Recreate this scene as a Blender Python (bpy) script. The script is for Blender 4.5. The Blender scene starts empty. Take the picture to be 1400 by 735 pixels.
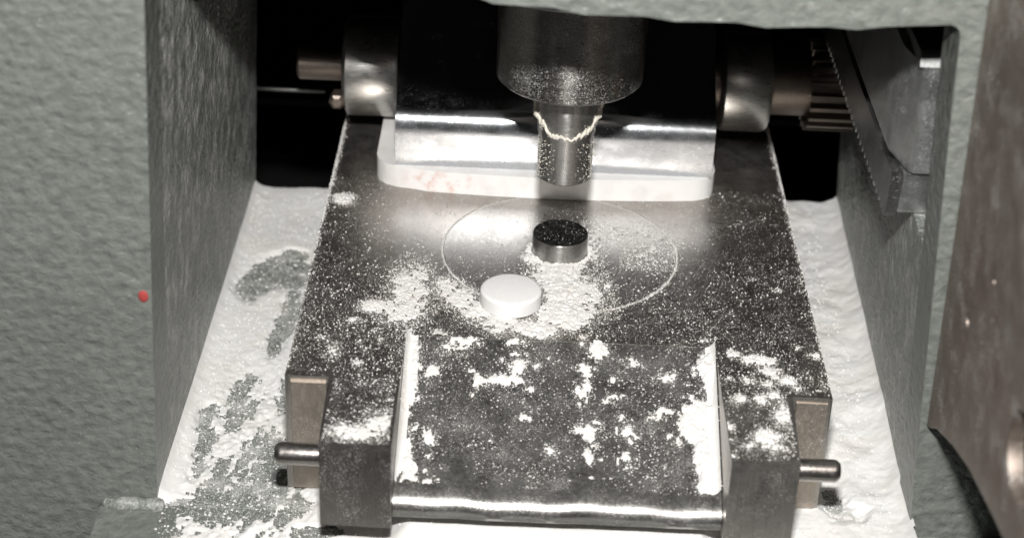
import bpy, bmesh, math
import numpy as np
from mathutils import Vector, Matrix

S = 0.1                      # all sizes below are written in millimetres; one Blender unit is a centimetre
SC = bpy.context.scene
COL = SC.collection
rng = np.random.default_rng(11)

# ------------------------------------------------------------------ camera
cam_d = bpy.data.cameras.new('camera')
cam = bpy.data.objects.new('camera', cam_d)
COL.objects.link(cam)
SC.camera = cam
cam_d.sensor_width = 36.0
cam_d.lens = 61.84
cam_d.clip_start = 0.5
cam_d.clip_end = 500
_R = Vector((0.99912283, 0.0212535, 0.03608128))
_U = Vector((-0.04187565, 0.50709317, 0.86087337))
_F = Vector((0.0, 0.86162916, -0.50753836))
cam.matrix_world = Matrix(((_R.x, _U.x, -_F.x, -10.088 * S), (_R.y, _U.y, -_F.y, -329.54 * S),
                           (_R.z, _U.z, -_F.z, 188.95 * S), (0, 0, 0, 1)))
cam_d.dof.use_dof = True
cam_d.dof.focus_distance = 36.0
cam_d.dof.aperture_fstop = 0.18

# ------------------------------------------------------------------ light: the camera's own flash, and a dim room
world = bpy.data.worlds.new('World')
SC.world = world
world.use_nodes = True
world.node_tree.nodes['Background'].inputs[0].default_value = (0.95, 0.98, 1.0, 1)
world.node_tree.nodes['Background'].inputs[1].default_value = 0.014

fl = bpy.data.lights.new('camera_flash', 'AREA')
fl.shape = 'RECTANGLE'
fl.size = 2.0
fl.size_y = 1.0
fl.energy = 19500
fl.color = (1.0, 0.985, 0.96)
flash = bpy.data.objects.new('camera_flash', fl)
COL.objects.link(flash)
_p = Vector((-11.0, -298.0, 243.0)) * S
flash.matrix_world = Matrix.Translation(_p) @ (Vector((0.2, -1.0, 1.0)) - _p).to_track_quat('-Z', 'Y').to_matrix().to_4x4()

SC.view_settings.view_transform = 'Standard'
SC.view_settings.look = 'None'
SC.view_settings.gamma = 1.0
SC.view_settings.exposure = 0.0
SC.render.engine = 'CYCLES'
SC.cycles.max_bounces = 8
SC.cycles.glossy_bounces = 6
SC.cycles.caustics_reflective = True
SC.cycles.blur_glossy = 0.3
SC.cycles.sample_clamp_indirect = 6.0

# ------------------------------------------------------------------ node helper
class NT:
    def __init__(self, name):
        self.m = bpy.data.materials.new(name)
        self.m.use_nodes = True
        self.t = self.m.node_tree
        self.b = self.t.nodes['Principled BSDF']
        self.co = self.t.nodes.new('ShaderNodeTexCoord').outputs['Object']

    def put(self, sock, v):
        if hasattr(v, 'is_linked') or isinstance(v, bpy.types.NodeSocket):
            self.t.links.new(v, sock)
        else:
            if isinstance(v, tuple) and len(v) == 3 and sock.type == 'RGBA':
                v = v + (1.0,)
            sock.default_value = v

    def set(self, **k):
        for n, v in k.items():
            self.put(self.b.inputs[n.replace('_', ' ')], v)

    def mapped(self, scale=(1, 1, 1), loc=(0, 0, 0)):
        n = self.t.nodes.new('ShaderNodeMapping')
        self.t.links.new(self.co, n.inputs[0])
        n.inputs['Scale'].default_value = scale
        n.inputs['Location'].default_value = loc
        return n.outputs[0]

    def noise(self, scale, detail=3, rough=0.55, vec=None, dist=0.0):
        n = self.t.nodes.new('ShaderNodeTexNoise')
        self.put(n.inputs['Vector'], vec if vec is not None else self.co)
        n.inputs['Scale'].default_value = scale
        n.inputs['Detail'].default_value = detail
        n.inputs['Roughness'].default_value = rough
        n.inputs['Distortion'].default_value = dist
        return n.outputs[0]

    def voro(self, scale, vec=None, feature='SMOOTH_F1'):
        n = self.t.nodes.new('ShaderNodeTexVoronoi')
        n.feature = feature
        self.put(n.inputs['Vector'], vec if vec is not None else self.co)
        n.inputs['Scale'].default_value = scale
        return n.outputs[0]

    def ramp(self, v, a, b, lo=0.0, hi=1.0):
        n = self.t.nodes.new('ShaderNodeMapRange')
        n.interpolation_type = 'SMOOTHSTEP'
        self.put(n.inputs[0], v)
        for i, x in enumerate((a, b, lo, hi)):
            n.inputs[i + 1].default_value = x
        return n.outputs[0]

    def math(self, op, a, b=0.0):
        n = self.t.nodes.new('ShaderNodeMath')
        n.operation = op
        n.use_clamp = False
        self.put(n.inputs[0], a)
        self.put(n.inputs[1], b)
        return n.outputs[0]

    def mix(self, f, a, b):
        n = self.t.nodes.new('ShaderNodeMix')
        n.data_type = 'RGBA'
        self.put(n.inputs[0], f)
        self.put(n.inputs[6], a)
        self.put(n.inputs[7], b)
        return n.outputs[2]

    def bump(self, h, strength, dist, normal=None):
        n = self.t.nodes.new('ShaderNodeBump')
        n.inputs['Strength'].default_value = strength
        n.inputs['Distance'].default_value = dist
        self.put(n.inputs['Height'], h)
        if normal is not None:
            self.put(n.inputs['Normal'], normal)
        return n.outputs[0]

    def xyz(self):
        n = self.t.nodes.new('ShaderNodeSeparateXYZ')
        self.t.links.new(self.co, n.inputs[0])
        return n.outputs

    def spot(self, c, r, squash=(1, 1, 1)):
        """1 at the centre c (cm), 0 at distance r"""
        m = self.mapped(tuple(1.0 / (r * s) for s in squash), tuple(-c[i] / (r * squash[i]) for i in range(3)))
        n = self.t.nodes.new('ShaderNodeVectorMath')
        n.operation = 'LENGTH'
        self.t.links.new(m, n.inputs[0])
        return self.ramp(n.outputs['Value'], 0.1, 1.0, 1.0, 0.0)


def mat_hammertone(name, dust=0.0, scale=6.0, strength=0.55, streak=False):
    k = NT(name)
    big = k.noise(0.5, 4)
    h1 = k.noise(scale, 3, 0.55, k.mapped((0.9, 0.9, 1.15)), 0.25)
    h2 = k.voro(scale * 0.8, k.mapped((0.9, 0.9, 1.15)))
    fine = k.noise(scale * 5, 3)
    h = k.math('ADD', k.math('ADD', h1, k.math('MULTIPLY', h2, 0.8)), k.math('MULTIPLY', fine, 0.12))
    base = k.mix(big, (0.152, 0.164, 0.148), (0.195, 0.206, 0.19))
    base = k.mix(k.ramp(h1, 0.3, 0.65), k.mix(0.45, base, (0.09, 0.1, 0.09)), base)
    base = k.mix(k.ramp(k.noise(1.1, 6, 0.7), 0.5, 0.8, 0, 0.35), base, (0.11, 0.115, 0.105))
    base = k.mix(k.ramp(k.noise(26, 2), 0.7, 0.76, 0, 0.5), base, (0.6, 0.6, 0.58))
    rough = 0.36
    if dust > 0:
        v = k.mapped((1, 1, 0.8)) if streak else None
        d1 = k.noise(2.2, 6, 0.65, v)
        d2 = k.noise(22, 3, 0.6, k.mapped((1, 1, 0.6)) if streak else None)
        d = k.ramp(k.math('ADD', k.math('MULTIPLY', d1, 0.75), k.math('MULTIPLY', d2, 0.4)), 0.48, 0.78, 0.0, dust)
        base = k.mix(d, base, (0.62, 0.62, 0.60))
        rough = k.math('ADD', k.math('MULTIPLY', d, 0.3), 0.36)
    k.set(Base_Color=base, Roughness=rough, Specular_IOR_Level=0.5, Normal=k.bump(h, strength, 0.05 if not streak else 0.09))
    return k.m


def mat_steel(name, col=(0.30, 0.285, 0.27), rough=0.33, brush=(1, 1, 1), dust=0.25, dust_lo=0.56, rust=0.0,
              brush_amt=0.06, aniso=0.0, metallic=1.0, spots=(), rings=(), film_amt=0.05):
    k = NT(name)
    g = k.noise(14, 4, 0.6, k.mapped(brush))
    patch = k.noise(1.3, 5, 0.6)
    c = k.mix(k.ramp(patch, 0.35, 0.7), tuple(x * 0.88 for x in col), col)
    c = k.mix(k.math('MULTIPLY', k.ramp(g, 0.42, 0.7), 0.35), c, tuple(min(1, x * 1.5) for x in col))
    if rust:
        r = k.ramp(k.noise(3.3, 6, 0.7), 0.6, 0.75, 0, rust)
        c = k.mix(r, c, (0.16, 0.08, 0.045))
    for (cen, rad, colr, amt) in spots:
        s = k.math('MULTIPLY', k.spot(cen, rad), k.ramp(k.noise(9, 4), 0.38, 0.6, 0, amt))
        c = k.mix(s, c, colr)
    # settled powder dust: fine specks, denser in places
    d = k.ramp(k.math('ADD', k.math('MULTIPLY', k.noise(46, 2, 0.6), 0.8), k.math('MULTIPLY', k.noise(1.6, 4, 0.6), 0.35)),
               dust_lo + 0.06, dust_lo + 0.17, 0.0, 1.0)
    film = k.ramp(k.noise(2.1, 5, 0.65), 0.2, 0.85, film_amt * 0.25, film_amt)  # pale dust film, also standing in for room reflections in the steel
    d = k.math('MINIMUM', k.math('ADD', k.math('MULTIPLY', d, dust * 3.0), film), 1.0)
    c = k.mix(d, c, (0.74, 0.73, 0.71))
    met = k.math('MULTIPLY', k.math('SUBTRACT', 1.0, d), metallic)
    ro = k.math('ADD', k.math('ADD', k.math('MULTIPLY', d, 0.5), rough), k.math('MULTIPLY', k.math('SUBTRACT', g, 0.5), 0.25))
    h = k.math('ADD', g, k.math('MULTIPLY', d, 0.6))
    for (cx, cy, r0, r1) in rings:         # circular cutter marks
        n = k.t.nodes.new('ShaderNodeVectorMath')
        n.operation = 'LENGTH'
        k.t.links.new(k.mapped((1, 1, 0), (-cx, -cy, 0)), n.inputs[0])
        L = n.outputs['Value']
        w = k.math('SINE', k.math('MULTIPLY', k.math('ADD', L, k.math('MULTIPLY', k.noise(5, 2), 0.04)), 120.0))
        on = k.math('MULTIPLY', k.ramp(L, r0 * 0.8, r0, 0, 1), k.ramp(L, r1, r1 * 1.15, 1, 0))
        on = k.math('MULTIPLY', on, k.ramp(k.noise(2.5, 3), 0.42, 0.62, 0, 1))
        h = k.math('ADD', h, k.math('MULTIPLY', k.math('MULTIPLY', w, on), 2.2))
    if aniso:
        tg = k.t.nodes.new('ShaderNodeTangent')
        tg.direction_type = 'RADIAL'
        tg.axis = 'Z'
        k.set(Tangent=tg.outputs[0], Anisotropic_Rotation=0.25)
    k.set(Base_Color=c, Metallic=met, Roughness=ro, Anisotropic=aniso, Normal=k.bump(h, brush_amt, 0.03))
    return k.m


def mat_powder(name, tint=(0.76, 0.755, 0.745)):
    k = NT(name)
    n = k.noise(1.1, 4)
    c = k.mix(k.ramp(n, 0.4, 0.75), tint, (tint[0] * 0.97, tint[1] * 0.95, tint[2] * 0.92))
    h = k.math('ADD', k.noise(30, 4, 0.7), k.math('MULTIPLY', k.noise(9, 3), 0.8))
    k.set(Base_Color=c, Roughness=0.95, Specular_IOR_Level=0.1, Normal=k.bump(h, 0.22, 0.03))
    return k.m


def mat_plain(name, col, rough=0.5, metallic=0.0):
    k = NT(name)
    n = k.noise(8, 4)
    k.set(Base_Color=k.mix(n, tuple(x * 0.85 for x in col), tuple(x * 1.1 for x in col)), Roughness=rough, Metallic=metallic)
    return k.m


M = {}
M['ham'] = mat_hammertone('hammertone_enamel', 0.0, 5.6, 1.0)
M['ham_side'] = mat_hammertone('dusty_hammertone_enamel', 0.8, 9.0, 1.0, True)
M['ham_tray'] = mat_hammertone('tray_enamel', 0.8, 9.0, 0.35)
M['black'] = mat_plain('black_cavity_shade', (0.006, 0.006, 0.006), 0.8)  # near-black colour stands in for the darkness of unlit depths
M['red'] = mat_plain('red_paint', (0.36, 0.05, 0.045), 0.85)
M['table'] = mat_steel('ground_table_steel', (0.34, 0.315, 0.29), 0.29, (1, 0.3, 1), 0.10, 0.58, 0.0, 0.06, 0.0, film_amt=0.13)
M['die'] = mat_steel('die_steel', (0.36, 0.34, 0.32), 0.28, (1, 0.5, 1), 0.10, 0.58, 0.0, 0.04, film_amt=0.13)
M['chute'] = mat_steel('worn_chute_steel', (0.32, 0.31, 0.295), 0.27, (1, 1, 1), 0.10, 0.57, 0.0, 0.04, film_amt=0.17, rings=((-1.0, -7.45, 0.35, 1.05), (1.4, -5.4, 0.45, 0.95), (-0.9, -4.9, 0.3, 0.9)))
M['lug'] = mat_steel('worn_lug_steel', (0.27, 0.25, 0.235), 0.40, (5, 1, 0.15), 0.16, 0.58, 0.25, 0.16, film_amt=0.08)
M['lug_bright'] = mat_steel('brushed_lug_steel', (0.40, 0.375, 0.35), 0.36, (7, 1, 0.08), 0.14, 0.59, 0.15, 0.22, film_amt=0.15)
M['wing'] = mat_steel('brownish_steel', (0.42, 0.37, 0.32), 0.5, (1, 1, 0.5), 0.2, 0.6, 0.2, 0.15)
M['turned'] = mat_steel('turned_punch_steel', (0.24, 0.23, 0.215), 0.30, (0.4, 0.4, 2), 0.22, 0.55, 0.0, 0.015, 0.85, film_amt=0.015,
                        spots=[((1.0, -1.3, 4.45), 0.35, (0.2, 0.11, 0.05), 1.0)])
M['tip'] = mat_steel('polished_punch_steel', (0.42, 0.41, 0.40), 0.30, (0.4, 0.4, 2), 0.12, 0.60, 0.0, 0.015, 0.85)
M['face'] = mat_steel('mirrored_dark_punch_face', (0.16, 0.16, 0.155), 0.3, (1, 1, 1), 0.05, 0.55, film_amt=0.03)  # dark base colour stands in for the darkness mirrored in this face
M['pin'] = mat_steel('pin_steel', (0.45, 0.42, 0.40), 0.3, (1, 1, 1), 0.06, 0.66)
M['shaft'] = mat_steel('brown_shaft_steel', (0.20, 0.165, 0.14), 0.42, (3, 1, 1), 0.1, 0.64, 0.3)
M['collar'] = mat_steel('collar_steel', (0.50, 0.49, 0.47), 0.29, (0.3, 2, 2), 0.14, 0.62)
M['rack'] = mat_steel('dark_rack_steel', (0.22, 0.22, 0.22), 0.38, (1, 0.2, 1), 0.16, 0.6)
M['block'] = mat_steel('machined_block_steel', (0.36, 0.37, 0.365), 0.34, (1, 1, 1), 0.2, 0.60, film_amt=0.2)
M['guard'] = mat_steel('brown_guard_steel', (0.20, 0.155, 0.125), 0.5, (1, 1, 0.8), 0.24, 0.57, 0.5, 0.12, film_amt=0.12)
M['powder'] = mat_powder('white_powder')
M['powder_table'] = mat_powder('table_powder_white', (0.71, 0.70, 0.685))
M['crust'] = mat_powder('punch_crust', (0.68, 0.65, 0.58))


def mat_chrome():
    k = NT('polished_chrome')
    z = k.xyz()[2]
    low = k.ramp(z, 1.2, 1.75, 1.0, 0.0)
    n = k.noise(3.5, 6, 0.65, k.mapped((0.5, 1, 1)))
    d = k.math('MULTIPLY', low, k.ramp(n, 0.3, 0.7, 0.12, 0.45))
    d = k.math('ADD', d, k.ramp(k.noise(40, 2), 0.63, 0.72, 0, 0.25))
    d = k.math('ADD', d, k.ramp(k.noise(1.7, 5, 0.65), 0.5, 0.75, 0, 0.07))
    k.set(Base_Color=k.mix(d, (0.52, 0.535, 0.56), (0.36, 0.36, 0.36)), Metallic=k.math('SUBTRACT', 1.0, k.math('MULTIPLY', d, 0.8)),
          Roughness=k.math('ADD', 0.14, k.math('MULTIPLY', d, 0.5)), Normal=k.bump(k.noise(2.0, 2), 0.06, 0.1))
    return k.m


def mat_nylon():
    k = NT('white_nylon')
    s = k.math('MULTIPLY', k.spot((-2.7, 2.3, 0.25), 0.9, (1.3, 1, 0.5)), k.ramp(k.noise(4, 4), 0.42, 0.7, 0, 0.9))
    c = k.mix(k.ramp(k.noise(2.2, 5), 0.4, 0.75), (0.78, 0.77, 0.76), (0.70, 0.68, 0.66))
    k.set(Base_Color=k.mix(s, c, (0.62, 0.30, 0.22)), Roughness=0.5, Subsurface_Weight=0.15, Subsurface_Radius=(0.1, 0.1, 0.1),
          Normal=k.bump(k.noise(14, 4), 0.15, 0.03))
    return k.m


M['chrome'] = mat_chrome()
M['nylon'] = mat_nylon()

k = NT('white_tablet')
k.set(Base_Color=(0.80, 0.795, 0.79), Roughness=0.6, Specular_IOR_Level=0.3, Normal=k.bump(k.noise(34, 5, 0.7), 0.35, 0.02))
M['tablet'] = k.m

# ------------------------------------------------------------------ mesh helpers (millimetres in, centimetres out)
def link(name, bm, m, parent=None, smooth=None, label=None):
    bmesh.ops.recalc_face_normals(bm, faces=bm.faces[:])
    bmesh.ops.scale(bm, vec=(S, S, S), verts=bm.verts[:])
    me = bpy.data.meshes.new(name)
    bm.to_mesh(me)
    bm.free()
    return link_mesh(name, me, m, parent, smooth, label)


def link_mesh(name, me, m, parent=None, smooth=None, label=None):
    me.materials.append(m)
    o = bpy.data.objects.new(name, me)
    COL.objects.link(o)
    if smooth is not None:
        for p in me.polygons:
            p.use_smooth = True
        if smooth < 180:
            me.set_sharp_from_angle(angle=math.radians(smooth))
    if parent is not None:
        root = parent
        off = Vector((0, 0, 0))
        while root is not None:
            off += root.location
            root = root.parent
        o.parent = parent
        o.location = -off            # meshes keep the coordinates of the press itself
    if label:
        o['label'] = label
    return o


def thing(name, label, cat, loc, group=None):
    o = bpy.data.objects.new(name, None)
    COL.objects.link(o)
    o.location = Vector(loc) * S
    o.empty_display_size = 0.5
    o['label'] = label
    o['category'] = cat
    if group:
        o['group'] = group
    return o


def part(name, bm, m, parent, smooth=None, label=None):
    return link(name, bm, m, parent, smooth, label)


def bevel_edges(bm, pred, offset, seg=2):
    es = [e for e in bm.edges if len(e.link_faces) == 2 and e.calc_face_angle(0) > 0.35 and pred((e.verts[0].co + e.verts[1].co) / 2, (e.verts[1].co - e.verts[0].co).normalized())]
    if es:
        bmesh.ops.bevel(bm, geom=es, offset=offset, segments=seg, profile=0.5, affect='EDGES', clamp_overlap=True)


def prism(outline, lo, hi, axis='z', holes=(), bm=None):
    """outline in the plane across the axis, extruded from lo to hi; holes are further loops"""
    bm = bm or bmesh.new()
    def at(p, w):
        if axis == 'z':
            return (p[0], p[1], w)
        if axis == 'y':
            return (p[0], w, p[1])
        return (w, p[0], p[1])
    tops = []
    for w in (lo, hi):
        edges = []
        rings = []
        for loop in [outline] + list(holes):
            vs = [bm.verts.new(at(p, w)) for p in loop]
            edges += [bm.edges.new((vs[i], vs[(i + 1) % len(vs)])) for i in range(len(vs))]
            rings.append(vs)
        if holes:
            bmesh.ops.triangle_fill(bm, edges=edges, use_beauty=True)
        else:
            bm.faces.new(rings[0])
        tops.append(rings)
    for ra, rb in zip(*tops):
        for i in range(len(ra)):
            j = (i + 1) % len(ra)
            bm.faces.new((ra[i], ra[j], rb[j], rb[i]))
    return bm


def circle(cx, cy, r, n=48, a0=0.0):
    return [(cx + r * math.cos(a0 + 2 * math.pi * i / n), cy + r * math.sin(a0 + 2 * math.pi * i / n)) for i in range(n)]


def lathe(profile, n=64, axis='z', c=(0, 0, 0), bm=None):
    """profile: (radius, height along the axis) from one end to the other; closed with end faces"""
    bm = bm or bmesh.new()
    rings = []
    for r, h in profile:
        ring = []
        for i in range(n):
            a = 2 * math.pi * i / n
            u, v = r * math.cos(a), r * math.sin(a)
            p = {'z': (u, v, h), 'x': (h, u, v), 'y': (u, h, v)}[axis]
            ring.append(bm.verts.new((p[0] + c[0], p[1] + c[1], p[2] + c[2])))
        rings.append(ring)
    for a, b in zip(rings, rings[1:]):
        for i in range(n):
            j = (i + 1) % n
            bm.faces.new((a[i], a[j], b[j], b[i]))
    bm.faces.new(rings[0])
    bm.faces.new(rings[-1])
    return bm


def box(x0, x1, y0, y1, z0, z1, bm=None):
    return prism([(x0, y0), (x1, y0), (x1, y1), (x0, y1)], z0, z1, 'z', (), bm)


def hexa(corners, bm=None):
    """eight corners: four at the bottom counter-clockwise, four on top"""
    bm = bm or bmesh.new()
    v = [bm.verts.new(c) for c in corners]
    for f in ((0, 1, 2, 3), (4, 5, 6, 7), (0, 1, 5, 4), (1, 2, 6, 5), (2, 3, 7, 6), (3, 0, 4, 7)):
        bm.faces.new([v[i] for i in f])
    return bm


def arc(cx, cy, r, a0, a1, n):
    return [(cx + r * math.cos(math.radians(a0 + (a1 - a0) * i / n)), cy + r * math.sin(math.radians(a0 + (a1 - a0) * i / n))) for i in range(n + 1)]


# ------------------------------------------------------------------ numpy noise
def _hash(ix, iy, seed):
    h = (ix.astype(np.int64) * 374761393 + iy.astype(np.int64) * 668265263 + seed * 2147483647) & 0xffffffff
    h = ((h ^ (h >> 13)) * 1274126177) & 0xffffffff
    h = h ^ (h >> 16)
    return (h & 0xffff) / 65535.0


def vnoise(x, y, seed=0):
    ix, iy = np.floor(x), np.floor(y)
    fx, fy = x - ix, y - iy
    fx = fx * fx * (3 - 2 * fx)
    fy = fy * fy * (3 - 2 * fy)
    a, b = _hash(ix, iy, seed), _hash(ix + 1, iy, seed)
    c, d = _hash(ix, iy + 1, seed), _hash(ix + 1, iy + 1, seed)
    return (a * (1 - fx) + b * fx) * (1 - fy) + (c * (1 - fx) + d * fx) * fy


def fbm(x, y, f, octaves=4, seed=0, gain=0.55):
    t, amp, tot = 0.0, 1.0, 0.0
    for i in range(octaves):
        ca, sa = math.cos(0.6 * i), math.sin(0.6 * i)
        t = t + amp * vnoise((x * ca - y * sa) * f + 17.3 * i, (x * sa + y * ca) * f - 9.1 * i, seed + i)
        tot += amp
        amp *= gain
        f *= 2.03
    return t / tot - 0.5          # about -0.5 .. 0.5


def sstep(x, a, b):
    t = np.clip((x - a) / (b - a), 0, 1)
    return t * t * (3 - 2 * t)


def sheet(name, X, Y, Z, keep, m, smooth=True):
    """grid surface; only the quads whose four corners are kept"""
    ny, nx = X.shape
    q = keep[:-1, :-1] & keep[1:, :-1] & keep[:-1, 1:] & keep[1:, 1:]
    jj, ii = np.nonzero(q)
    idx = np.arange(nx * ny).reshape(ny, nx)
    faces = np.stack([idx[jj, ii], idx[jj, ii + 1], idx[jj + 1, ii + 1], idx[jj + 1, ii]], 1)
    used, inv = np.unique(faces.ravel(), return_inverse=True)
    P = np.stack([X.ravel(), Y.ravel(), Z.ravel()], 1)[used] * S
    return raw_mesh(name, P, inv.reshape(-1, 4), m, smooth)


def raw_mesh(name, P, F, m, smooth=False):
    me = bpy.data.meshes.new(name)
    k = F.shape[1]
    me.vertices.add(len(P))
    me.vertices.foreach_set('co', P.astype(np.float32).ravel())
    me.loops.add(F.size)
    me.loops.foreach_set('vertex_index', F.astype(np.int32).ravel())
    me.polygons.add(len(F))
    me.polygons.foreach_set('loop_start', np.arange(0, F.size, k, dtype=np.int32))
    me.polygons.foreach_set('use_smooth', np.full(len(F), smooth))
    me.update(calc_edges=True)
    me.validate()
    me.materials.append(m)
    o = bpy.data.objects.new(name, me)
    COL.objects.link(o)
    return o


def stuff(o, label, cat='powder'):
    o['kind'] = 'stuff'
    o['label'] = label
    o['category'] = cat
    return o


# octahedral grains, many in one mesh
_OV = np.array([(1, 0, 0), (-1, 0, 0), (0, 1, 0), (0, -1, 0), (0, 0, 1), (0, 0, -1)], float)
_OF = np.array([(0, 2, 4), (2, 1, 4), (1, 3, 4), (3, 0, 4), (2, 0, 5), (1, 2, 5), (3, 1, 5), (0, 3, 5)])


def grains(name, C, R, m):
    n = len(C)
    a = rng.uniform(0, 2 * math.pi, n)
    V = np.repeat(_OV[None], n, 0) * rng.uniform(0.65, 1.25, (n, 6, 1))
    ca, sa = np.cos(a)[:, None], np.sin(a)[:, None]
    x = V[..., 0] * ca - V[..., 1] * sa
    y = V[..., 0] * sa + V[..., 1] * ca
    V = np.stack([x, y, V[..., 2] * 0.8], -1) * R[:, None, None] + C[:, None, :]
    F = (_OF[None] + 6 * np.arange(n)[:, None, None]).reshape(-1, 3)
    return raw_mesh(name, V.reshape(-1, 3) * S, F, m, False)


# ================================================================== THE PRESS HOUSING
def wall_l(z):
    return -77.2 + (z + 27) * 0.0455


def wall_r(y, z):
    return 69.3 + (y + 59) * 0.0277 - (z + 27) * 0.071


FLOOR = -27.0
housing = thing('press_housing', 'grey green hammertone cast housing of the tablet press around the steel die table', 'press housing', (0, 0, FLOOR))

# front frame: left face, crossbeam above, narrow strip on the right; one casting with rounded inner edges
out = [(-190, -70), (wall_l(-70), -70)]
out += [(wall_l(z), z) for z in (-27, 20, 60)]
xl = wall_l(82)
out += [(xl + 6 - 6 * math.cos(math.radians(a)), 82 + 6 * math.sin(math.radians(a))) for a in (0, 30, 60, 90)]
for i, x in enumerate(np.linspace(-55, 50, 22)):
    zb = 80.3 + 7.5 * float(sstep(np.array(-x), 12, 45)) - 1.9 * float(sstep(np.array(x), -25, 12)) - 0.5 * float(sstep(np.array(x), 10, 32)) + 1.2 * float(sstep(np.array(x), 38, 58))
    out.append((float(x), zb + 0.35 * math.sin(i * 2.1)))
xr = 69.3 - (75 + 27) * 0.071
out += [(xr - 2 + 2 * math.sin(math.radians(a)), 77.5 + 2 * math.cos(math.radians(a))) for a in (10, 35, 60, 90)]
out += [(69.3 - (z + 27) * 0.071, z) for z in (60, 20, -27)] + [(72.3, -70), (190, -70), (190, 150), (-190, 150)]
bm = prism(out, -59.0, -47.0, 'y')
xs_in = lambda c: c.x > -80 and c.x < 75 and c.z < 90
bevel_edges(bm, lambda c, d: abs(c.y + 59) < 0.01 and xs_in(c) and abs(c.x) < 77.5 and c.z > -69, 1.5, 4)
part('front_frame', bm, M['ham'], housing, 40)

# side walls behind the frame, with the draft of the casting
def hex_left(y0, y1, z0, z1, x_out):
    return hexa([(x_out, y0, z0), (wall_l(z0), y0, z0), (wall_l(z0), y1, z0), (x_out, y1, z0),
                 (x_out, y0, z1), (wall_l(z1), y0, z1), (wall_l(z1), y1, z1), (x_out, y1, z1)])
part('side_wall', hex_left(-47.02, 71, -60, 118, -185), M['ham_side'], housing)
bm = hexa([(wall_r(-47, -60), -47.02, -60), (185, -47.02, -60), (185, 72, -60), (wall_r(72, -60), 72, -60),
           (wall_r(-47, 30.8), -47.02, 30.8), (185, -47.02, 30.8), (185, 72, 30.8), (wall_r(72, 30.8), 72, 30.8)])
part('side_wall', bm, M['ham_side'], housing)
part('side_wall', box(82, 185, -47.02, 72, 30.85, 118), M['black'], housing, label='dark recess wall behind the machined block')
part('unseen_top_cover', box(-185, 185, -47.02, 72, 118.02, 124), M['black'], housing)  # unseen roof, added to keep ambient light out from above
# tray floor, carried forward as a low ledge with a rounded edge
bm = prism([(-88, -92), (110, -92), (110, -59.3), (75, -59.3), (75, -59.1), (-80, -59.1), (-80, -59.3), (-88, -59.3)], -37, FLOOR, 'z')
bevel_edges(bm, lambda c, d: abs(c.z - FLOOR) < 0.01 and (c.y < -60 and c.x < 100), 5.0, 6)
part('base_ledge', bm, M['ham'], housing, 60)
bm = box(-80, 75, -59.08, 71, -37, FLOOR)
part('base_tray', bm, M['ham_tray'], housing, 40)
part('base_foot', box(-189, 189, -75, -62, -80, -36.3), M['ham'], housing)
# cavity at the back, its darkness put in as near-black colour
bm = bmesh.new()
box(-190, 190, 300, 304, -110, 130, bm)
box(-190, -186, 72.2, 300, -110, 130, bm)
box(186, 190, 72.2, 300, -110, 130, bm)
box(-190, 190, 72.2, 300, 130.2, 134, bm)
box(-190, 190, 72.2, 300, -114, -110.2, bm)
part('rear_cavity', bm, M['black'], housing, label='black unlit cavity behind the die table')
# chipped red paint spot on the left edge
bm = bmesh.new()
bmesh.ops.create_uvsphere(bm, u_segments=14, v_segments=8, radius=1.0)
for v in bm.verts:
    v.co = Vector((v.co.x * 0.95 - 76.6, v.co.y * 0.35 - 58.98, v.co.z * 1.25 + 20.6))
part('paint_spot', bm, M['red'], housing, 180, 'small red paint spot on the left edge')
# the bead of enamel at the foot of the left edge
bm = lathe([(0.3, -88), (1.3, -87), (1.5, -82), (1.3, -78.5), (1.6, -77.2), (1.2, -76.0), (0.3, -75.6)], 14, 'x', (0, -59.6, -26.6))
part('enamel_bead', bm, M['ham_tray'], housing, 60)

rod = link('rear_rod', lathe([(0.4, -79), (0.6, -78.6), (0.6, -60), (0.4, -59.6)], 18, 'x', (0, 80, -2.0)), M['rack'], None, 40)
rod['label'] = 'thin dark steel rod crossing the black gap on the left'
rod['category'] = 'rod'

# ================================================================== DIE TABLE
CH = 14.5 / 35.0             # slope of the chute
table = thing('die_table', 'dark ground steel die table dusted with white powder, forked at the front', 'die table', (0, 0, FLOOR))
hole = circle(0, -0.4, 25.45, 96)
out = [(-52.7, 72), (-52.7, -51.9), (-30.5, -51.9), (-30.5, -36), (30.8, -36), (30.8, -51.9), (52.2, -52.3), (52.2, 72)]
bm = prism(out, -26.6, 0.0, 'z', [hole])
bevel_edges(bm, lambda c, d: abs(c.z) < 0.01 and (abs(c.x) > 51.5 or (c.y < -51 and abs(c.x) > 44.5)), 0.9, 3)
bevel_edges(bm, lambda c, d: abs(d.z) > 0.9 and abs(c.x) > 52 and c.y < -50, 1.2, 3)
part('table_plate', bm, M['table'], table, 30)
# die insert: a ring with a fine groove round it and a bore for the lower punch
bm = lathe([(6.15, -12), (6.15, -0.15), (6.3, 0.0), (24.95, 0.0), (25.2, -0.25), (25.2, -12)], 96, 'z', (0, -0.4, 0))
for f in [f for f in bm.faces if len(f.verts) > 4]:
    bm.faces.remove(f)
part('die_insert', bm, M['die'], table, 30)
bm = lathe([(25.5, -1.2), (25.5, -0.16), (25.1, -0.16), (25.1, -1.2)], 96, 'z', (0, -0.4, 0))
part('groove_powder', bm, M['powder_table'], table, 30)
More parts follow.
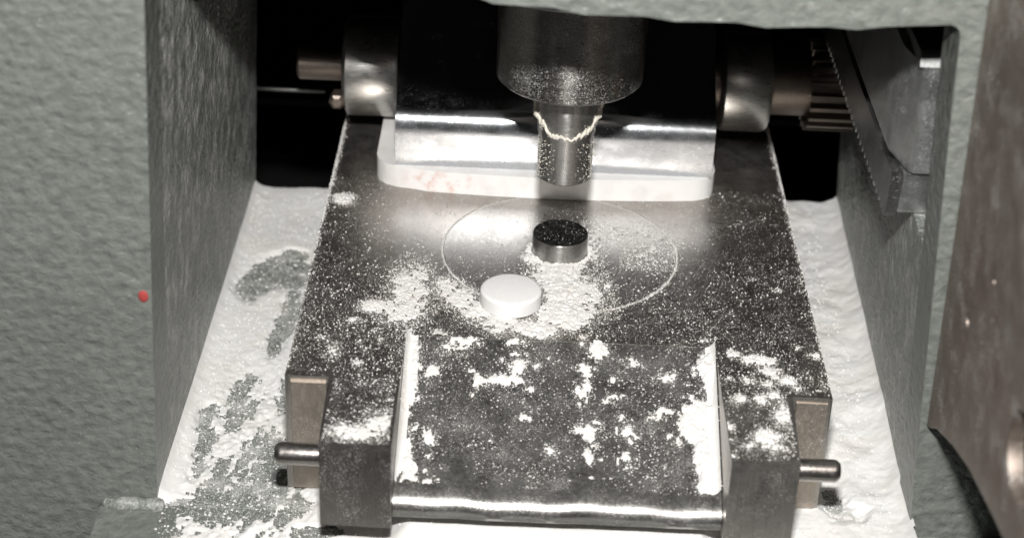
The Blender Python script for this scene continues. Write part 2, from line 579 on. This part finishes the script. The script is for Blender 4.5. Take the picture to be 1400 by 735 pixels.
# lugs
for xa, xb, xc, xd, yf in ((-44.1, -43.6, -30.5, -30.5, -73.4), (30.8, 30.9, 43.2, 44.4, -74.0)):
    bm = prism([(xa, -51.95), (xb, yf), (xc, yf - 0.4), (xd, -51.95)], -18.4, 0.0, 'z')
    inner = xc if xa < 0 else xa
    bevel_edges(bm, lambda c, d: c.y < -52.5 and (abs(d.z) > 0.9 or c.y < -72 or c.z > -1), 0.8, 3)
    part('lug', bm, M['lug'] if xa < 0 else M['lug_bright'], table, 40)
# the front faces of the outer wings are a lighter brown
for xa, xb in ((-51.6, -44.6), (44.9, 51.2)):
    bm = prism([(xa, -51.5), (xa + 0.3, -52.55), (xb, -52.55), (xb, -51.5)], -26.2, -1.2, 'z')
    bevel_edges(bm, lambda c, d: c.y < -52.5, 0.25, 2)
    part('wing_face', bm, M['wing'], table, 40)
# chute with a rounded lip
prof = [(-35.95, -0.15), (-45, -3.75), (-56, -8.35), (-66, -12.5)]
prof += [(-67.8, -13.1), (-69.4, -13.7), (-70.6, -14.5), (-71.3, -15.6), (-71.4, -16.8), (-70.8, -18.0), (-69.4, -18.6), (-66, -18.6), (-36, -18.6)]
n_x = 40
bm = bmesh.new()
cols = []
for i in range(n_x + 1):
    x = -30.42 + i * (30.75 + 30.42) / n_x
    w = 0.22 * math.sin(i * 0.31) + 0.16 * math.sin(i * 0.83 + 1)
    cols.append([bm.verts.new((x, y + (0.3 * w if -72 < y < -67 else 0), z + (w * 0.9 if -72 < y < -65 and z > -18 else 0))) for y, z in prof])
for a, b in zip(cols, cols[1:]):
    for j in range(len(prof)):
        q = (j + 1) % len(prof)
        bm.faces.new((a[j], b[j], b[q], a[q]))
bm.faces.new(cols[0])
bm.faces.new(cols[-1])
part('chute', bm, M['chute'], table, 35)
# cross pins
for x0, x1, y, z in ((-52.6, -43.2, -66.5, -7.6), (52.1, 43.4, -66.5, -6.4)):
    s = 1 if x1 > x0 else -1
    bm = lathe([(1.5, x0), (2.05, x0 + 0.6 * s), (2.15, x0 + 1.2 * s), (2.15, x1)], 28, 'x', (0, y, z))
    part('pin', bm, M['pin'], table, 40)

# ================================================================== PUNCHES
lower = thing('lower_punch', 'short round steel lower punch standing proud of the die bore', 'punch', (0, -0.4, 0))
bm = lathe([(5.95, -12), (5.95, 4.42), (5.90, 4.5)], 64, 'z', (0, -0.4, 0))
part('punch_tip', bm, M['tip'], lower, 30)
bm = lathe([(5.88, 4.3), (5.88, 4.55), (5.75, 4.64), (0.4, 4.62)], 64, 'z', (0, -0.4, 0))
part('punch_face', bm, M['face'], lower, 30, 'polished end face coloured dark for the darkness it mirrors, with fine specks')

upper = thing('upper_punch', 'round steel upper punch hanging from its wide holder above the die bore', 'punch', (0, 0, 18.5))
bm = lathe([(0.4, 18.9), (5.4, 18.5), (5.75, 18.8), (5.75, 28.3), (6.05, 29.0), (6.45, 34.0), (6.45, 41.2)], 64, 'z')
part('punch_tip', bm, M['tip'], upper, 30)
bm = lathe([(6.3, 40.9), (14.2, 40.9), (15.0, 41.6), (15.0, 65.2)], 96, 'z')
part('holder', bm, M['turned'], upper, 30)
bm = lathe([(14.8, 65.0), (25.4, 65.0), (26.0, 65.6), (26.0, 74), (12, 74.2), (12, 117)], 96, 'z')
part('flange', bm, M['rack'], upper, 30)

# ================================================================== FEED SHOE
shoe = thing('feed_shoe', 'chrome covered feed shoe on a white nylon wiper base behind the punches', 'feed shoe', (-3, 48, 0))
AX, AZ = 52.0, 18.2
outl = [(-42.2, 74), (-42.2, 31.5)]
outl += [(-42.2 + 7.5 * (1 - math.cos(math.radians(a))), 31.5 - 6.0 * math.sin(math.radians(a))) for a in (25, 50, 75, 90)]
outl += [(x, 23.0 + 0.0017 * (x + 3) ** 2) for x in (-30, -22, -14, -6, 2, 10, 18, 25)]
outl += [(35.4 - 6.5 * (1 - math.sin(math.radians(a))), 30.0 - 5.2 * math.cos(math.radians(a))) for a in (15, 40, 65, 90)]
outl += [(35.4, 74)]
bm = prism(outl, 0.06, 5.4, 'z')
bevel_edges(bm, lambda c, d: c.z > 5.3 or c.y < 33 and c.z < 0.2, 1.5, 4)
part('wiper_base', bm, M['nylon'], shoe, 50)
# chrome cover: upright wall that rolls over the top
pr = [(26.6, 5.2), (26.2, 6.5), (26.0, 9.0), (26.0, 13.2)]
pr += [(33.0 - 7.0 * math.cos(math.radians(a)), 13.6 + 7.0 * math.sin(math.radians(a))) for a in range(3, 58, 5)]
pr += [(38.0, 25.0), (46.0, 32.4), (52.0, 38.2), (58.0, 41.6), (66.0, 42.5), (78.0, 40.0)]
pr += [(78.0, 5.1)]
bm = prism(pr, -37.6, 34.3, 'x')
bevel_edges(bm, lambda c, d: abs(c.x + 37.6) < 0.01 or abs(c.x - 34.3) < 0.01, 0.9, 3)
part('chrome_cover', bm, M['chrome'], shoe, 30)
for x0, x1 in ((-51.3, -38.4), (36.6, 48.2)):
    bm = lathe([(10.6, x0), (11.7, x0 + 0.9), (11.8, x0 + 1.6), (11.8, x1 - 1.0), (11.2, x1)], 64, 'x', (0, AX, AZ))
    part('bearing_collar', bm, M['collar'], shoe, 40)
bm = lathe([(3.3, -62.6), (3.9, -62.0), (3.9, -37.8)], 36, 'x', (0, AX, AZ))
part('shaft_stub', bm, M['shaft'], shoe, 40)
bm = lathe([(1.2, 42.5), (1.9, 42.9), (1.9, 46.5), (1.2, 46.9)], 6, 'y', (-52.6, 0, 12.6))
part('set_screw', bm, M['shaft'], shoe)
bm = lathe([(7.6, 34.4), (7.6, 70.0), (6.8, 70.6)], 48, 'x', (0, AX, AZ))
part('drive_shaft', bm, M['shaft'], shoe, 40)
def gear_outline(n, r0, r1, a0=0.0):
    o = []
    for i in range(n):
        for f, r in ((0.0, r0), (0.28, r0), (0.42, r1), (0.72, r1), (0.86, r0)):
            a = a0 + 2 * math.pi * (i + f) / n
            o.append((AX + r * math.cos(a), AZ + r * math.sin(a)))
    return o
bm = prism(gear_outline(22, 9.1, 10.9), 57.4, 68.5, 'x')
part('pinion', bm, M['shaft'], shoe)

# ================================================================== RACK AND BLOCK
rack = thing('rack_block', 'dark toothed rack bar with a machined steel block, beside the right strip', 'rack', (66, 0, 29))
teeth = []
y = -33.6
while y < 74:
    teeth += [(y, 30.9), (y + 0.6, 30.9), (y + 1.1, 29.4), (y + 2.1, 29.4), (y + 2.6, 30.9)]
    y += 3.0
bm = prism(teeth + [(75, 30.9), (75, 39.4), (-34.8, 39.4), (-33.9, 30.9)], 60.4, 62.6, 'x')
bevel_edges(bm, lambda c, d: c.z > 39.3, 0.35, 2)
part('toothed_rack', bm, M['rack'], rack)
bm = prism([(60.75, 39.9), (62.6, 39.9), (62.6, 31.2), (78, 31.2), (78, 39.9), (78, 39.95)], -33.8, 74, 'y')
bm.free()
bm = prism([(-34.0, 31.0), (-35.3, 39.3), (74, 39.3), (74, 31.0)], 62.62, 80, 'x')
bevel_edges(bm, lambda c, d: c.y < -30, 0.4, 2)
part('rack_bar', bm, M['block'], rack, 40)
ring = [(61.0, 74), (61.0, -25.0), (61.15, -26.2), (63.0, -33.8), (63.3, -34.8), (63.9, -35.4), (64.6, -35.6), (81, -35.6), (81, 74)]
bm = prism(ring, 40.1, 61.4, 'z')
bevel_edges(bm, lambda c, d: c.z > 61 and c.y < -30, 0.4, 2)
bevel_edges(bm, lambda c, d: c.z < 40.5 and c.y < -30, 0.4, 2)
part('machined_block', bm, M['block'], rack, 35)
bm = prism([(-35.2, 61.45), (-33.6, 64.0), (40, 64.0), (40, 61.45)], 62.2, 80, 'x')
bevel_edges(bm, lambda c, d: c.y < -30, 0.25, 2)
part('block_cap', bm, M['block'], rack, 35)

# ================================================================== GUARD PLATE
guard = thing('guard_plate', 'brown worn steel guard plate standing out at the right edge', 'guard plate', (70, -59.3, 0))
gout = [(-59.3, -0.6), (-61.5, 0.6), (-66, 3.6), (-78, 8.6), (-89.6, 12.3), (-107.4, 15.7), (-125, 18.3), (-170, 26), (-170, 130), (-59.3, 130)]
bm = prism(gout, 0.0, 2.6, 'x', [circle(-75.5, 32.8, 1.1, 16), circle(-87.0, 47.5, 0.6, 14), circle(-114.6, 33.0, 7.2, 40)])
bevel_edges(bm, lambda c, d: c.x < 0.01, 0.5, 2)
for v in bm.verts:
    v.co.x += 68.5 - 0.036 * v.co.z
part('plate', bm, M['guard'], guard, 40)
bm = prism(gout, 0.0, 1.6, 'x')
for v in bm.verts:
    v.co.y = max(v.co.y, -140) + 0
    v.co.x += 71.12 - 0.036 * v.co.z
    v.co.z += 0.6
part('hole_dark_sheet', bm, M['black'], guard, 40)  # added black sheet behind the holes, so that they look dark inside

# ================================================================== TABLET
bm = lathe([(5.7, 0.03), (6.2, 0.35), (6.25, 0.6), (6.25, 3.15), (6.15, 3.35), (5.75, 3.6), (5.5, 3.66), (0.2, 3.72)], 72, 'z')
for v in bm.verts:
    v.co += Vector((-10.1, -22.8, 0.05))
tab = link('tablet', bm, M['tablet'], None, 24)
tab['label'] = 'round white pressed tablet lying in front of the die bore'
tab['category'] = 'tablet'

# ================================================================== POWDER ON THE TRAY
BARE = [(-65.0, 31.0, 7.0, 8.4), (-71.0, 23.7, 3.8, 7.4), (-62.6, 38.9, 3.5, 2.8), (-60.8, 12.2, 2.3, 13.0), (-63.0, -0.4, 1.6, 6.7), (-71.7, -37.0, 2.4, 10.5), (-71.8, -46.9, 1.5, 5.4), (-65.9, -26.1, 3.1, 13.8), (-59.9, -46.1, 8.8, 12.5), (-63.8, -58.2, 8.5, 7.0), (-56.2, -17.2, 3.1, 8.5), (-71.8, -27.9, 2.1, 3.8), (55.9, -50.1, 3.2, 7.3), (60.6, -53.3, 2.3, 2.4), (9.0, -60.1, 12.9, 1.6), (-8.0, -61.7, 8.5, 1.1), (-53.9, -57.5, 7.1, 4.6), (-45.9, -64.9, 5.6, 2.2)]
st = 0.36
X, Y = np.meshgrid(np.arange(-77.4, 72.6, st), np.arange(-74, 70.8, st))
XW = X + 3.0 * fbm(X, Y, 0.22, 3, 5)
YW = Y + 4.0 * fbm(X, Y, 0.22, 3, 9)
H = 0.75 + 0.9 * fbm(X, Y, 0.07, 4, 1) + 0.24 * fbm(X, Y, 0.5, 4, 2) + 0.16 * fbm(X, Y, 2.0, 2, 3)
bare = np.zeros_like(X)
for cx, cy, rx, ry in BARE:
    d = ((XW - cx) / (rx * 1.1)) ** 2 + ((YW - cy) / (ry * 1.05)) ** 2
    bare = np.maximum(bare, np.clip(1.35 - d, 0, 1.2))
thin = sstep(-Y, -5, 30) * sstep(-X, 44, 52) * sstep(X, -74.5, -70)
H -= bare * (1.25 - 0.75 * thin) + 0.44 * thin
XS, YS = X + 0.012 * (Y + 20) ** 2 * 0.35, Y * 0.28
H += thin * (1.3 * fbm(XS, YS, 0.55, 4, 21) + 0.9 * fbm(XS, YS * 1.8, 1.5, 3, 23) + 0.5 * fbm(X, Y, 2.0, 2, 24)) + np.minimum(bare, 0.6) * 1.2 * fbm(X, Y, 1.3, 3, 25)
# drifts: along both walls, deep on the right, under the chute lip
H += 2.2 * np.exp(-np.clip(X - (-77.2), 0, None) / 1.3)
right = sstep(X, 51, 55)
H += right * (0.9 + 1.0 * sstep(Y, -45, -10) + 1.3 * fbm(X, Y, 0.16, 3, 31))
wr = 69.3 + (Y + 59) * 0.0277
H += right * 3.0 * np.exp(-np.clip(wr - X, 0, None) / 2.0)
H += 4.6 * sstep(-Y, 55, 61) * (1 - sstep(-Y, 68, 74)) * (1 - sstep(np.abs(X), 27, 33)) + 1.0 * sstep(Y, 55, 70)
H -= 3.5 * sstep(-Y, 56, 62) * sstep(-X + 3 * fbm(X, Y, 0.4, 3, 81), 70, 77)
keep = (H > -0.06) & ~((np.abs(X) < 50) & (Y > -48)) & (X < wr + 0.25)
keep &= ~((Y < -59) & ((X < -78)))
keep &= (Y > -71 + 2.0 * fbm(X, Y, 0.3, 3, 77))
stuff(sheet('tray_powder', X, Y, FLOOR + H, keep, M['powder']), 'thick white powder drifts with bare patches on the tray floor')

# ================================================================== POWDER ON THE TABLE AND CHUTE
TABLE_HEAPS = [(-31.0, -20.2, 3.6, 10.1, 0.5), (-32.2, -27.4, 4.1, 4.0, 0.5), (-37.7, -25.9, 2.4, 2.3, 0.7), (-29.1, -13.5, 1.8, 4.2, 0.4), (-23.6, -17.2, 2.1, 3.5, 0.5), (-20.6, -21.6, 3.0, 4.1, 0.6), (-16.9, -26.2, 3.3, 3.7, 0.6), (-11.8, -30.5, 4.1, 2.8, 0.5), (-6.4, -32.3, 3.5, 3.0, 0.7), (-0.0, -9.9, 5.3, 6.1, 0.8), (1.6, -17.5, 4.6, 7.7, 0.9), (1.0, -26.2, 5.1, 5.7, 1.0), (-3.7, -32.1, 3.5, 3.0, 0.8), (-6.0, -4.3, 1.7, 2.8, 0.8), (-9.6, -31.7, 5.0, 2.5, 0.4), (14.5, 9.0, 5.0, 2.6, 0.16), (19.0, 0.6, 3.2, 4.2, 0.14), (7.5, 2.9, 1.9, 6.5, 0.3), (-48.6, 19.1, 2.3, 2.4, 0.8), (6.5, -18.6, 3.0, 6.5, 0.3), (-20.3, -37.7, 2.3, 2.1, 0.4), (-24.0, -35.8, 1.5, 1.6, 0.4), (-36.7, -69.8, 5.3, 2.0, 0.5), (-32.8, -66.3, 2.7, 2.8, 0.5), (-40.1, -69.2, 2.1, 1.8, 0.4), (34.3, -38.2, 1.7, 1.6, 0.7), (38.0, -40.1, 2.9, 1.9, 0.9), (40.8, -40.6, 2.0, 1.6, 0.9), (43.8, -47.0, 2.1, 1.8, 0.8), (40.5, -44.0, 1.7, 1.8, 0.6), (33.9, -53.7, 1.4, 1.7, 0.6), (38.1, -53.4, 1.7, 1.7, 0.6), (38.2, -65.6, 2.7, 2.6, 0.7), (42.0, -58.6, 2.2, 3.9, 0.5), (38.7, -69.0, 1.9, 1.4, 0.5), (50.5, -37.8, 1.3, 1.3, 0.6), (36.2, -47.4, 1.1, 1.3, 0.5), (41.0, -51.9, 1.4, 1.7, 0.5), (-44.3, -43.2, 0.9, 2.1, 0.2), (22.4, 5.7, 2.9, 2.6, 0.2)]
CHUTE_HEAPS = [(-24.2, -43.9, 1.6, 1.3, 0.9), (-10.6, -44.3, 4.9, 1.7, 1.0), (-15.5, -46.2, 1.3, 1.7, 0.9), (-7.6, -41.6, 2.2, 1.9, 1.0), (6.8, -37.4, 1.9, 3.3, 0.9), (5.1, -42.1, 1.3, 1.1, 0.8), (4.8, -45.3, 1.3, 1.4, 0.8), (-18.1, -37.6, 2.3, 1.0, 0.5), (-9.5, -37.2, 2.0, 1.0, 0.5), (12.5, -55.3, 1.7, 1.4, 0.9), (5.2, -55.3, 1.3, 2.0, 0.7), (5.8, -60.4, 1.5, 2.2, 0.9), (13.3, -60.5, 1.2, 1.0, 0.7), (21.2, -43.7, 1.4, 1.0, 0.5), (29.2, -41.0, 2.9, 5.2, 1.6), (27.8, -50.5, 3.7, 4.4, 1.3), (28.7, -61.7, 3.0, 8.7, 1.8), (25.4, -53.2, 2.8, 2.8, 1.2), (29.1, -68.9, 3.0, 2.6, 1.5), (-28.9, -42.1, 1.0, 7.4, 1.0), (-28.4, -53.8, 1.3, 9.3, 1.5), (-27.9, -65.7, 1.4, 7.4, 1.5), (-25.4, -58.2, 1.7, 2.1, 0.5), (-24.2, -66.2, 1.4, 1.5, 0.4), (5.1, -48.4, 1.1, 1.2, 0.6), (10.8, -48.1, 1.1, 0.9, 0.4), (20.0, -50.8, 1.4, 1.2, 0.5), (14.4, -40.9, 1.2, 0.8, 0.4)]
TABLE_HEAPS = [(x, y, a * (0.8 if i > 24 else 1), b * (0.8 if i > 24 else 1), h) for i, (x, y, a, b, h) in enumerate(TABLE_HEAPS)]
CHUTE_HEAPS = [(x + rng.uniform(-0.8, 0.8), y + rng.uniform(-0.8, 0.8), a, b, h) for x, y, a, b, h in CHUTE_HEAPS]
heaps = TABLE_HEAPS + [(x, y, a * rng.uniform(0.72, 0.95), b * rng.uniform(0.72, 0.95), h) for x, y, a, b, h in CHUTE_HEAPS if x > -28.3]
for _ in range(190):                      # small loose crumbs, mostly on the chute
    x = rng.uniform(-50, 50)
    y = rng.uniform(-70, -4) if abs(x) < 30 else rng.uniform(-72, 0)
    if y > -34 and rng.random() < 0.75:
        continue
    r = 0.25 + 0.75 * rng.random() ** 3.5
    heaps.append((x, y, r * rng.uniform(0.8, 1.5), r, 0.3 + 0.2 * r))

for x, y, a, b, h in CHUTE_HEAPS:      # broken bits round each clump
    for _ in range(rng.integers(4, 11)):
        q, t = rng.uniform(0, 2 * math.pi), rng.uniform(0.7, 1.9)
        c = 0.2 + 0.55 * rng.random() ** 2
        heaps.append((x + a * t * math.cos(q), y + b * t * math.sin(q), c * rng.uniform(0.8, 1.7), c, 0.3 + 0.2 * c))
st = 0.2
xs, ys = np.arange(-52, 51.6, st), np.arange(-73.2, 32, st)
X, Y = np.meshgrid(xs, ys)
in_chute = (X > -30.45) & (X < 30.75) & (Y < -36)
ZB = np.where(in_chute, np.maximum((Y + 36) * CH - 0.02, -99), 0.0)
inside = (Y > -67.2) & in_chute | (~in_chute & ((Y > -51.7) | ((np.abs(X) > 31.0) & (np.abs(X) < 43.2))))
XW = X + 2.2 * fbm(X, Y, 0.5, 5, 41, 0.7)
YW = Y + 2.2 * fbm(X, Y, 0.5, 5, 43, 0.7)
base = np.full_like(X, -0.9)
for cx, cy, rx, ry, h in heaps:
    i0, i1 = np.searchsorted(xs, (cx - rx * 1.6 - 1.2, cx + rx * 1.6 + 1.2))
    j0, j1 = np.searchsorted(ys, (cy - ry * 1.6 - 1.2, cy + ry * 1.6 + 1.2))
    w = np.s_[j0:j1, i0:i1]
    k_w = 1.3 if rx > 1.2 else 0.8
    xx = X[w] + k_w * (XW[w] - X[w])
    yy = Y[w] + k_w * (YW[w] - Y[w])
    d = ((xx - cx) / (rx * 1.15)) ** 2 + ((yy - cy) / (ry * 1.15)) ** 2
    on = in_chute[w] == ((cy < -36) & (abs(cx) < 30.6))
    base[w] = np.where(on, np.maximum(base[w], h * 0.75 * (1.0 - d)), base[w])
HT = base - 0.06 + (0.9 * fbm(X, Y, 0.9, 4, 51) * np.clip(0.35 + np.maximum(base, 0), 0, 0.9) + 0.9 * fbm(X, Y, 1.6, 4, 53, 0.75)) * (base > -0.5)
# smooth drifts where the chute meets the lugs
left = in_chute & (X < -27.5)
HT = np.where(left, np.maximum(HT, 2.3 * np.exp(-(X + 30.45) / 0.75) - 0.22 + 0.25 * fbm(X, Y, 0.7, 3, 57) - 1.2 * sstep(-Y, 64, 68)), HT)
right_w = in_chute & (X > 27.5)
HT = np.where(right_w, np.maximum(HT, 2.4 * np.exp((X - 30.75) / 1.0) - 0.3 + 0.4 * fbm(X, Y, 0.6, 3, 58)), HT)
# keep the punch and the tablet clear
HT = np.where((X ** 2 + (Y + 0.4) ** 2) < 5.9 ** 2, -1, HT)
keep = (HT > -0.015) & inside
stuff(sheet('table_powder', X, Y, ZB + np.maximum(HT, 0.0) + 0.03, keep, M['powder_table']), 'patches and crumbs of white powder on the die table and chute')

# loose dust grains: density falls off towards the feed shoe
N = 150000
gx, gy = rng.uniform(-51.8, 51.4, N), rng.uniform(-73, 30, N)
dens = 0.12 + 0.30 * sstep(-gy, -5, 25) + 0.12 * sstep(-gy, 34, 50)
dens *= np.clip(0.55 + 2.2 * fbm(gx, gy, 0.12, 4, 61), 0.05, 1.6) * np.clip(0.6 + 1.8 * fbm(gx, gy, 0.6, 3, 63), 0.05, 2)
ii = np.clip(((gx + 52) / st).astype(int), 0, len(xs) - 1)
jj = np.clip(((gy + 73.2) / st).astype(int), 0, len(ys) - 1)
dens = dens + 0.55 * sstep(base[jj, ii], -0.75, 0.0)
ok = (rng.random(N) < dens) & inside[jj, ii] & (gx ** 2 + (gy + 0.4) ** 2 > 6.3 ** 2) & ((gx + 10.1) ** 2 + (gy + 22.8) ** 2 > 6.2 ** 2)
gx, gy, zb = gx[ok], gy[ok], (ZB + np.maximum(HT, 0))[jj, ii][ok]
R = 0.045 + 0.20 * rng.random(len(gx)) ** 4.5
stuff(grains('dust_grains', np.stack([gx, gy, zb + R * 0.45], 1), R, M['powder_table']), 'fine loose white dust specks over the dark steel table')
# the finest haze of dust, thickest round the heaps
N = 330000
gx, gy = rng.uniform(-51.8, 51.4, N), rng.uniform(-73, 31, N)
ii = np.clip(((gx + 52) / st).astype(int), 0, len(xs) - 1)
jj = np.clip(((gy + 73.2) / st).astype(int), 0, len(ys) - 1)
dens = (0.10 + 0.12 * sstep(-gy, -10, 30)) * np.clip(0.8 + 2.0 * fbm(gx, gy, 0.2, 4, 161), 0.1, 2) + 0.6 * sstep(base[jj, ii], -0.9, 0.1) ** 1.5
ok = (rng.random(N) < dens) & inside[jj, ii] & (HT[jj, ii] < 0.05) & (gx ** 2 + (gy + 0.4) ** 2 > 6.2 ** 2) & ((gx + 10.1) ** 2 + (gy + 22.8) ** 2 > 6.2 ** 2)
gx, gy, zb = gx[ok], gy[ok], ZB[jj, ii][ok]
R = 0.03 + 0.08 * rng.random(len(gx)) ** 3
stuff(grains('dust_haze', np.stack([gx, gy, zb + R * 0.4], 1), R, M['powder_table']), 'finest haze of white dust round the powder heaps on the table')
N = 420                                  # a few specks on the lower punch and the tablet
a, q = rng.uniform(0, 2 * math.pi, N), np.sqrt(rng.random(N)) * 5.4
px_, py_, pz_ = q * np.cos(a), -0.4 + q * np.sin(a), np.full(N, 4.63)
px_[:120] += -10.1
py_[:120] += -22.4
pz_[:120] = 3.8
R = 0.03 + 0.10 * rng.random(N) ** 4
stuff(grains('loose_specks', np.stack([px_, py_, pz_], 1), R, M['powder_table']), 'loose specks of dust on the lower punch face and tablet')
# powder packed unevenly in the groove round the die, and along the upper edges of the table
N = 5200
a = rng.uniform(0, 2 * math.pi, N)
keep_g = rng.random(N) < np.clip(0.45 - 0.5 * np.sin(a) + 1.6 * fbm(a * 9, a * 0, 1.0, 3, 171), 0.03, 1)
a = a[keep_g]
rg = 25.32 + rng.normal(0, 0.16, len(a)) * (1 + np.clip(-np.sin(a), 0, 1))
R = 0.04 + 0.13 * rng.random(len(a)) ** 2.5
G1 = np.stack([rg * np.cos(a), -0.4 + rg * np.sin(a), R * 0.3], 1)
N = 7000
ye = rng.uniform(-50, 66, N)
sx = np.where(rng.random(N) < 0.5, -1.0, 1.0)
t = np.abs(rng.normal(0, 0.45, N))
fade = rng.random(N) < 0.22 + 0.78 * sstep(ye, -25, 30)
t = np.where(fade, t, t * 1.6)
xe = np.where(sx < 0, -52.55 + t, 52.05 - t)
Re = (0.06 + 0.16 * rng.random(N) ** 3) * np.where(fade, 1.0, 0.35)
G2 = np.stack([xe, ye, Re * 0.3 - 0.35 * np.exp(-t / 0.4)], 1)
stuff(grains('groove_and_edge_dust', np.concatenate([G1, G2]), np.concatenate([R, Re]), M['powder_table']), 'white dust packed in the die groove and along the table edges')
# crumbs on the tray
N = 26000
gx, gy = rng.uniform(-76, 68, N), rng.uniform(-70, 68, N)
ok = (np.abs(gx) > 53.5) | (gy < -56)
gx, gy = gx[ok], gy[ok]
ok = (gx < 66)
gx, gy = gx[ok], gy[ok]
R = 0.07 + 0.32 * rng.random(len(gx)) ** 5
ii = np.clip(((gx + 77.4) / 0.36).astype(int), 0, H.shape[1] - 1)
jj = np.clip(((gy + 74) / 0.36).astype(int), 0, H.shape[0] - 1)
hz = np.maximum(H[jj, ii], 0)
stuff(grains('tray_crumbs', np.stack([gx, gy, FLOOR + hz + R * 0.4], 1), R, M['powder']), 'small white powder crumbs scattered over the tray')

N = 420000
gx, gy = rng.uniform(-76.5, 68, N), rng.uniform(-72, 60, N)
ok = (np.abs(gx) > 53.0) | (gy < -56)
gx, gy = gx[ok], gy[ok]
ii = np.clip(((gx + 77.4) / 0.36).astype(int), 0, H.shape[1] - 1)
jj = np.clip(((gy + 74) / 0.36).astype(int), 0, H.shape[0] - 1)
hv = H[jj, ii]
ok = (rng.random(len(gx)) < 0.12 + 0.85 * sstep(hv, -1.1, -0.05)) & (hv < 0.05)
gx, gy = gx[ok], gy[ok]
R = 0.03 + 0.09 * rng.random(len(gx)) ** 3
stuff(grains('tray_haze', np.stack([gx, gy, FLOOR + R * 0.4], 1), R, M['powder']), 'thin haze of powder over the bare patches of the tray')

# crust of powder clinging round the upper punch, lower at the front
N = 5200
a = rng.uniform(0, 2 * math.pi, N)
front = np.clip(-np.sin(a), 0, 1)
zc = 34.6 - 5.0 * front ** 0.8 + rng.normal(0, 1, N) * (0.42 + 0.65 * (1 - front)) + 1.6 * fbm(a * 6.2, a * 0, 1.0, 3, 91)
rr = np.where(zc < 29, 5.85, 5.95 + np.clip((zc - 29) / 5, 0, 1) * 0.5)
R = 0.05 + 0.34 * rng.random(N) ** 4 * (1.15 - 0.75 * front)
sel = rng.random(N) < (0.35 + 0.65 * np.abs(np.cos(a)))
C1 = np.stack([rr * np.cos(a), rr * np.sin(a), zc], 1)[sel]
N2 = 900
a2 = rng.uniform(math.pi, 2 * math.pi, N2)
z2 = rng.uniform(19, 28, N2)
s2 = rng.random(N2) < np.abs(np.cos(a2)) ** 1.5
C2 = np.stack([5.78 * np.cos(a2), 5.78 * np.sin(a2), z2], 1)[s2]
R2 = 0.05 + 0.16 * rng.random(len(C2)) ** 3
stuff(grains('punch_crust', np.concatenate([C1, C2]), np.concatenate([R[sel], R2]), M['crust']), 'crusty ring of powder clinging round the upper punch tip')
# the caked band itself
n_a, n_s = 420, 10
A, T = np.meshgrid(np.linspace(0, 2 * math.pi, n_a, endpoint=False), np.linspace(0, 2 * math.pi, n_s, endpoint=False))
fr = np.clip(-np.sin(A), 0, 1)
wz = 34.6 - 5.0 * fr ** 0.8 + 1.6 * fbm(A * 6.2, A * 0, 1.0, 3, 91)
hh = (0.45 + 1.1 * (1 - fr)) * np.clip(0.9 + 2.2 * fbm(A * 8, T * 0.6, 1.0, 3, 93), 0.05, 2.0)
th = (0.2 + 0.6 * (1 - fr)) * np.clip(0.8 + 2.4 * fbm(A * 9, T * 0.8 + 5, 1.0, 3, 95), 0.02, 2.2)
z = wz + hh * np.sin(T)
rad = np.where(z < 29, 5.78, 6.05 + np.clip((z - 29) / 5, 0, 1) * 0.4) + np.maximum(np.cos(T), -0.3) * th
P = np.stack([rad * np.cos(A), rad * np.sin(A), z], -1).reshape(-1, 3) * S
I = np.arange(n_a * n_s).reshape(n_s, n_a)
F = np.stack([I, np.roll(I, -1, 1), np.roll(np.roll(I, -1, 1), -1, 0), np.roll(I, -1, 0)], -1).reshape(-1, 4)
stuff(raw_mesh('caked_powder_band', P, F, M['crust'], True), 'cream caked powder band round the middle of the upper punch tip')
# rim of powder round the foot of the lower punch
N = 1600
a = rng.uniform(0, 2 * math.pi, N)
ra = 6.2 + np.abs(rng.normal(0, 0.5, N))
R = 0.1 + 0.3 * rng.random(N) ** 3
stuff(grains('bore_rim_powder', np.stack([ra * np.cos(a), -0.4 + ra * np.sin(a), R * 0.4], 1)[np.sin(a) < 0.4], R[np.sin(a) < 0.4], M['powder_table']),
      'thin rim of white powder round the foot of the lower punch')
